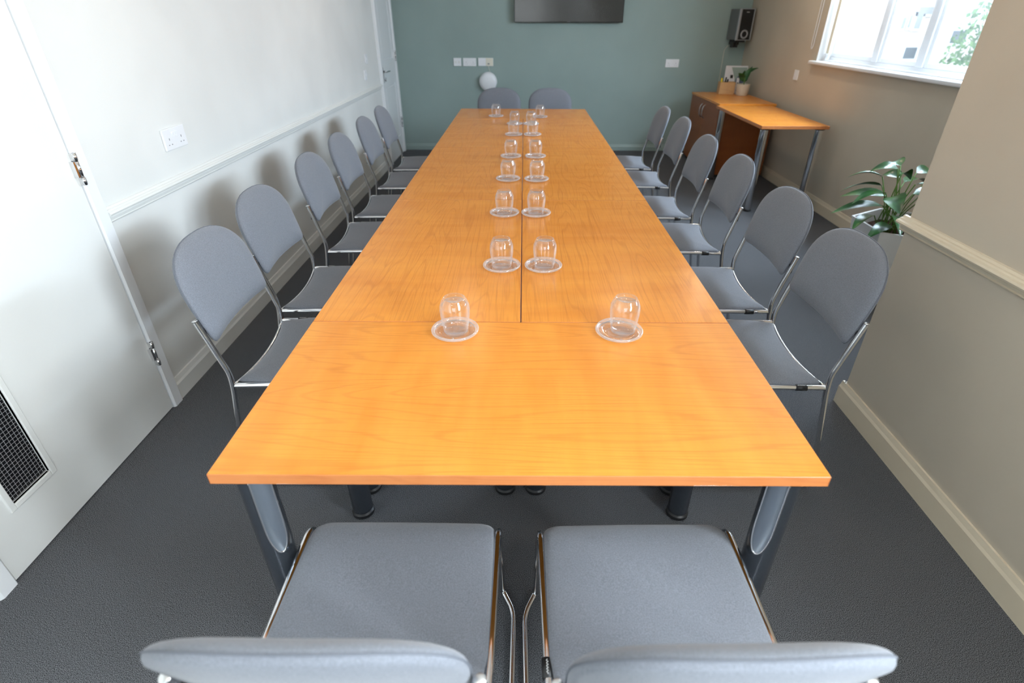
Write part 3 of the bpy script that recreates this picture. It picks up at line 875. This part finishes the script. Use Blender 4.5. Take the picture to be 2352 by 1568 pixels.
spots = [(-0.182, 0.541, 0.002, 0.004), (0.273, 0.541, 0.012, 0.008), (-0.069, 0.992, 0.0, 0.004), (0.077, 0.992, 0.004, 0.003), (-0.078, 1.580, 0, 0.004), (0.063, 1.580, 0.0, 0.004), (-0.077, 2.165, 0, 0.0),
         (0.077, 2.161, 0.002, 0), (-0.073, 2.712, 0, 0), (0.081, 2.715, 0, 0), (-0.068, 3.438, 0, 0), (0.073, 3.440, 0, 0), (-0.068, 3.905, 0, 0), (0.066, 3.905, 0, 0), (-0.238, 4.300, 0, 0), (0.150, 4.268, 0, 0)]
rown = ['nearest row', 'second row', 'third row', 'fourth row', 'fifth row', 'sixth row', 'seventh row', 'farthest row']
s0 = t1 = None
for i, (x, y, dx, dy) in enumerate(spots):
    side = 'left' if i % 2 == 0 else 'right'
    lab_s = 'clear glass saucer under an upturned tumbler, %s one of the %s from the camera' % (side, rown[i//2])
    lab_t = 'clear tumbler standing upside down, %s one of the %s from the camera' % (side, rown[i//2])
    if s0 is None:
        s0 = make_saucer(lab_s, (x, y, TT), 'glass saucers on the long table'); t1 = make_tumbler(lab_t, (x+dx, y+dy, TT+0.0053), 'upturned tumblers on the long table')
    else:
        a = dup(s0, (x, y, TT), 0, lab_s)
        b = t1.copy(); C.objects.link(b); b.location = (x+dx, y+dy, TT+0.0053); b['label'] = lab_t

# ------------------------------------------------------------------ side desk and cabinet
make_table('cherry side desk on chrome legs against the cream wall', (2.245, 4.50, 0), PI/2, None, 1.20, 0.565, 'chrome', True, 'side_desk')
cb = thing('storage_cabinet', 'low cherry wood cabinet with two doors in the far right corner', 'cabinet', (2.005, 5.125, 0))
CW, CL, CH = 0.575, 1.02, 0.742
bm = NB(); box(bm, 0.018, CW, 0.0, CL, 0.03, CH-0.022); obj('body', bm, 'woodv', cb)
bm = NB(); box(bm, 0.03, CW-0.01, 0.01, CL-0.01, 0.0, 0.03); obj('plinth', bm, 'black', cb)
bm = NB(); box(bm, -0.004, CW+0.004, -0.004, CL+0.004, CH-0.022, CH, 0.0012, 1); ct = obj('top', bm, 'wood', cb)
for i in (0, 1):
    y0, y1 = (0.002, CL/2-0.002) if i == 0 else (CL/2+0.002, CL-0.002)
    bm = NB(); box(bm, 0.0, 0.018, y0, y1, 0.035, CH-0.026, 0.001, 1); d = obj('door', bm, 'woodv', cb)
    hy = CL/2-0.05 if i == 0 else CL/2+0.05
    bm = NB(); tube(bm, [(0.0, hy, 0.535), (-0.022, hy, 0.555), (-0.030, hy, 0.605), (-0.022, hy, 0.655), (0.0, hy, 0.675)], 0.005, 8, 0.03); obj('handle', bm, 'steel', d)
ZT = CH
# pen box
pb = thing('pen_box', 'pale wooden pen holder box on the cabinet', 'box', (2.335, 5.985, ZT), math.radians(-4))
bm = NB(); a, b_, h, t_ = 0.085, 0.055, 0.125, 0.007
box(bm, -a, a, -b_, -b_+t_, 0, h, 0.001, 1); box(bm, -a, a, b_-t_, b_, 0, h, 0.001, 1); box(bm, -a, -a+t_, -b_+t_, b_-t_, 0, h, 0.001, 1); box(bm, a-t_, a, -b_+t_, b_-t_, 0, h, 0.001, 1)
obj('box_walls', bm, 'beech', pb)
bm = NB(); box(bm, -a+t_, a-t_, -b_+t_, b_-t_, 0, 0.008); obj('box_base', bm, 'beech', pb)
def pen(name, label, x, y, top, r, mat, lean, cat='pen'):
    bm = NB(); tube(bm, [(0, 0, 0), (lean[0], lean[1], top-0.02), (lean[0]*1.12, lean[1]*1.12, top)], [r, r, r*0.85], 10, 0)
    o = obj(name, bm, mat, None, True); o.location = (x, y, ZT+0.009); tag(o, label, cat, 'pens in the wooden box'); return o
pen('highlighter_pen', 'yellow highlighter standing at the left of the wooden box', 2.272, 5.975, 0.155, 0.0115, 'yellow', (0.0, 0.012))
pen('marker_pen', 'black marker leaning at the middle of the wooden box', 2.300, 5.97, 0.165, 0.008, 'black', (0.015, 0.01))
pen('marker_pen', 'short black marker at the right of the yellow highlighter', 2.318, 5.985, 0.145, 0.009, 'black', (0.02, 0.0))
# card
pc = thing('display_card', 'white printed display card standing behind the wooden pen box', 'card', (2.345, 6.075, ZT), math.radians(-6))
bm = NB(); box(bm, -0.02, 0.225, 0.0, 0.004, 0.0, 0.285); obj('card_sheet', bm, 'card', pc)
def poly_xz(pts, y, th=0.0006):
    bm = NB(); a = [bm.verts.new((x, y, z)) for x, z in pts]; b = [bm.verts.new((x, y-th, z)) for x, z in pts]
    n = len(pts)
    for i in range(n): bm.faces.new([a[i], a[(i+1) % n], b[(i+1) % n], b[i]])
    bm.faces.new(a); bm.faces.new(b); return bm
obj('printed_roof', poly_xz([(0.045, 0.270), (0.220, 0.270), (0.220, 0.10), (0.100, 0.10), (0.098, 0.15)], -0.0002), 'cardg', pc)
obj('printed_square', poly_xz([(0.045, 0.155), (0.075, 0.155), (0.075, 0.19), (0.045, 0.19)], -0.0004), 'black', pc)
obj('printed_disc', poly_xz([(0.155+0.045*math.cos(k*PI/12), 0.125+0.06*math.sin(k*PI/12)) for k in range(24)], -0.0010), 'cardb', pc)
lf = NB(); box(lf, 0, 0.03, 0, 0.003, 0, 0.17)
lf2 = obj('leaflet', lf, 'card'); lf2.location = (2.432, 5.945, ZT); lf2.rotation_euler = (math.radians(-6), 0, 0)
tag(lf2, 'narrow white leaflet with dark print between the pen box and plant pot', 'leaflet')
b2 = NB()
for k in range(4): box(b2, 0.008, 0.022, -0.001, 0.0005, 0.035+k*0.024, 0.050+k*0.024)
obj('printed_lines', b2, 'black', lf2)

# leaves -------------------------------------------------------------
def leaf(bm, base, tip, width, droop=0.02, twist=0.0, n=8):
    base, tip = Vector(base), Vector(tip)
    ax = tip-base; L_ = ax.length
    d = ax.normalized()
    side = d.cross(Vector((0, 0, 1)))
    if side.length < 0.1: side = Vector((1, 0, 0))
    side.normalize()
    side = Matrix.Rotation(twist, 3, d) @ side
    nrm = side.cross(d).normalized()
    rows = []
    for i in range(n+1):
        t = i/n
        wv = width*(math.sin(PI*min(1, t**0.75))**0.8)*(1-0.25*t) if 0 < t < 1 else 0.0004
        c = base+ax*t+nrm*droop*math.sin(PI*t)-Vector((0, 0, droop*1.2))*t*t
        rows.append([bm.verts.new(c-side*wv+nrm*wv*0.25), bm.verts.new(c-side*wv*0.5+nrm*wv*0.08), bm.verts.new(c), bm.verts.new(c+side*wv*0.5+nrm*wv*0.08), bm.verts.new(c+side*wv+nrm*wv*0.25)])
    for a, b in zip(rows[:-1], rows[1:]):
        for k in range(4):
            f = bm.faces.new([a[k], a[k+1], b[k+1], b[k]]); f.smooth = True
# small plant on cabinet
sp_ = thing('potted_plant', 'small broad leaved plant in a cream pot on the cabinet', 'plant', (2.475, 5.84, ZT))
bm = NB(); lathe(bm, [(0, 0.0), (0.056, 0.0), (0.063, 0.012), (0.072, 0.105), (0.073, 0.118), (0.067, 0.118), (0.064, 0.10), (0, 0.10)], seg=36); autosmooth(obj('pot', bm, 'pot', sp_))
bm = NB(); lathe(bm, [(0, 0.106), (0.0645, 0.104)], seg=24); obj('soil', bm, 'soil', sp_)
bm = NB(); tube(bm, [(0, 0, 0.10), (0.004, 0, 0.14), (0.0, 0, 0.18)], 0.006, 8, 0.02); obj('stem', bm, 'stem', sp_)
bm = NB()
for bs, tp_, wd, tw in [((0, 0, 0.14), (-0.085, -0.02, 0.245), 0.036, 0.9), ((0, 0, 0.15), (-0.02, -0.01, 0.27), 0.034, 1.3), ((0, 0, 0.15), (0.055, -0.02, 0.31), 0.040, 1.0), ((0.02, 0, 0.22), (0.125, -0.02, 0.295), 0.026, 0.6), ((0, 0, 0.13), (0.03, 0.05, 0.25), 0.03, 0.4)]:
    leaf(bm, bs, tp_, wd, 0.012, tw)
obj('foliage', bm, 'leaf', sp_, True)

# hexagonal planter
pl = thing('potted_plant', 'leafy green plant in a pale grey hexagonal planter beside the cream wall corner', 'plant', (2.285, 2.300, 0))
def hexring(bm, R_, z): return [bm.verts.new((R_*math.cos(math.radians(30+60*k)), R_*math.sin(math.radians(30+60*k)), z)) for k in range(6)]
# sides run so that one face looks toward -x
def hexring(bm, R_, z): return [bm.verts.new((R_*math.cos(math.radians(30+60*k)), R_*math.sin(math.radians(30+60*k)), z)) for k in range(6)]
bm = NB(); rs = [hexring(bm, r_, z_) for r_, z_ in ((0.235, 0.0), (0.300, 0.445), (0.302, 0.45), (0.286, 0.45), (0.275, 0.36))]
for a, b in zip(rs[:-1], rs[1:]):
    for k in range(6): bm.faces.new([a[k], a[(k+1) % 6], b[(k+1) % 6], b[k]])
bm.faces.new(rs[0]); bm.faces.new(rs[-1])
obj('planter', bm, 'planter', pl)
bm = NB(); r1 = hexring(bm, 0.2758, 0.385); bm.faces.new(r1)
bmesh.ops.subdivide_edges(bm, edges=bm.edges[:], cuts=4, use_grid_fill=True); obj('soil', bm, 'soil', pl)
bs = NB(); bl_ = NB(); bd = NB()
random.seed(11)
tips = [(-0.34, -0.02, 0.77, 0.030), (-0.31, -0.10, 0.72, 0.034), (-0.26, 0.10, 0.83, 0.034), (-0.36, -0.06, 0.62, 0.036), (-0.30, -0.13, 0.53, 0.036), (-0.16, -0.20, 0.70, 0.050),
        (-0.18, 0.05, 0.90, 0.034), (-0.05, 0.0, 0.86, 0.040), (-0.06, 0.14, 0.92, 0.036), (0.10, 0.05, 0.87, 0.038), (0.02, -0.14, 0.80, 0.036), (0.22, -0.02, 0.84, 0.036),
        (0.20, -0.16, 0.70, 0.038), (0.05, -0.25, 0.62, 0.038), (0.28, 0.06, 0.70, 0.038), (-0.14, -0.24, 0.55, 0.034), (-0.02, 0.20, 0.80, 0.036), (0.16, 0.18, 0.76, 0.036),
        (-0.22, 0.14, 0.66, 0.034), (0.02, -0.22, 0.50, 0.036), (0.14, -0.20, 0.52, 0.034), (-0.22, -0.16, 0.47, 0.034), (0.10, -0.06, 0.72, 0.04), (-0.10, -0.08, 0.66, 0.036)]
for (x, y, z, wd) in tips:
    b0 = Vector((random.uniform(-0.06, 0.05)-0.03, random.uniform(-0.05, 0.05)+0.02, 0.385))
    b0.x -= 0.07
    x -= 0.05; y += 0.03; z = 0.385+(z-0.385)*0.74
    tipv = Vector((x, y, z))
    d = Vector((x-b0.x, y-b0.y, 0)); 
    mid = b0+Vector((d.x*0.42, d.y*0.42, (z-0.385)*0.92+0.02))
    tube(bs, [b0, b0+Vector((d.x*0.14, d.y*0.14, (z-0.385)*0.55)), mid], 0.0030, 6, 0.06)
    ext = mid+Vector((d.x*0.80+0.02*math.copysign(1, d.x), d.y*0.8, (z-mid.z)*1.0-0.015))
    ext.x = min(ext.x, 0.31)
    leaf(bl_, mid, ext, wd*1.2, 0.02, random.uniform(-0.5, 0.5))
obj('stem', bs, 'stem', pl, True); obj('foliage', bl_, 'leaf', pl, True)
tube(bd, [(0.05, -0.16, 0.385), (0.09, -0.10, 0.50), (0.16, -0.04, 0.60), (0.22, -0.02, 0.66)], 0.005, 6, 0.05)
obj('dry_stem', bd, 'drystem', pl, True)

# ------------------------------------------------------------------ outside
bm = NB(); box(bm, XR+1.0, 60, -20, 60, -4.2, -4.0)
og = struct('floor_outside', bm, 'ground')
YE = 15.0
hb = thing('apartment_building', 'pale pinkish building seen through the window', 'building', (0, YE, -4))
bm = NB(); box(bm, 8.3, 24, 0, 8, 0, 6.3); obj('wall', bm, 'bldg', hb)
for (x0, x1, z0, z1, m_) in ((9.92, 10.22, 4.62, 4.88, 'bldglass'), (11.0, 11.38, 4.98, 5.26, 'bldglass'), (9.95, 10.55, 5.62, 5.78, 'silver'), (9.95, 10.10, 5.30, 5.62, 'silver'), (9.62, 9.70, 5.30, 5.55, 'silver'), (9.78, 9.84, 5.32, 5.60, 'silver'), (12.4, 12.8, 5.0, 5.4, 'bldglass')):
    bm = NB(); box(bm, x0-0.05, x1+0.05, -0.05, 0, z0-0.05, z1+0.05); fr_ = obj('window_frame', bm, 'upvc', hb)
    bm = NB(); box(bm, x0, x1, -0.06, -0.04, z0, z1); obj('window_glass', bm, m_ if m_ != 'upvc' else 'silver', fr_)
def tree(loc, label, sc, seed):
    random.seed(seed)
    root = thing('leafy_tree', label, 'tree', loc, 0, 'trees outside the window')
    bm = NB(); tube(bm, [(0, 0, 0), (0.05, 0, 1.5*sc), (0.0, 0.1, 3.6*sc)], [0.16*sc]*0+0.12*sc if False else 0.12*sc, 8, 0.2); obj('trunk', bm, 'bark', root)
    bm = NB()
    for k in range(3000):
        a = random.uniform(0, 2*PI); u = random.uniform(-1, 1); r = random.uniform(0.25, 1)**0.5
        q = Vector((math.cos(a)*math.sqrt(1-u*u)*1.25, math.sin(a)*math.sqrt(1-u*u)*1.25, u*1.7))*r*sc+Vector((0, 0, 4.4*sc))
        s_ = random.uniform(0.035, 0.085)*sc
        n1 = Vector((random.gauss(0, 1), random.gauss(0, 1), random.gauss(0, 1))).normalized(); n2 = n1.orthogonal().normalized()
        n3 = n1.cross(n2)
        bm.faces.new([bm.verts.new(q+n2*s_), bm.verts.new(q+n3*s_*0.6), bm.verts.new(q-n2*s_), bm.verts.new(q-n3*s_*0.6)])
    obj('crown', bm, 'foliage', root)
tree((10.6, 12.2, -4), 'green leafy tree outside at the right of the window view', 1.05, 5)
tree((12.9, 9.6, -4), 'taller green tree outside, mostly behind the wall corner', 1.1, 9)
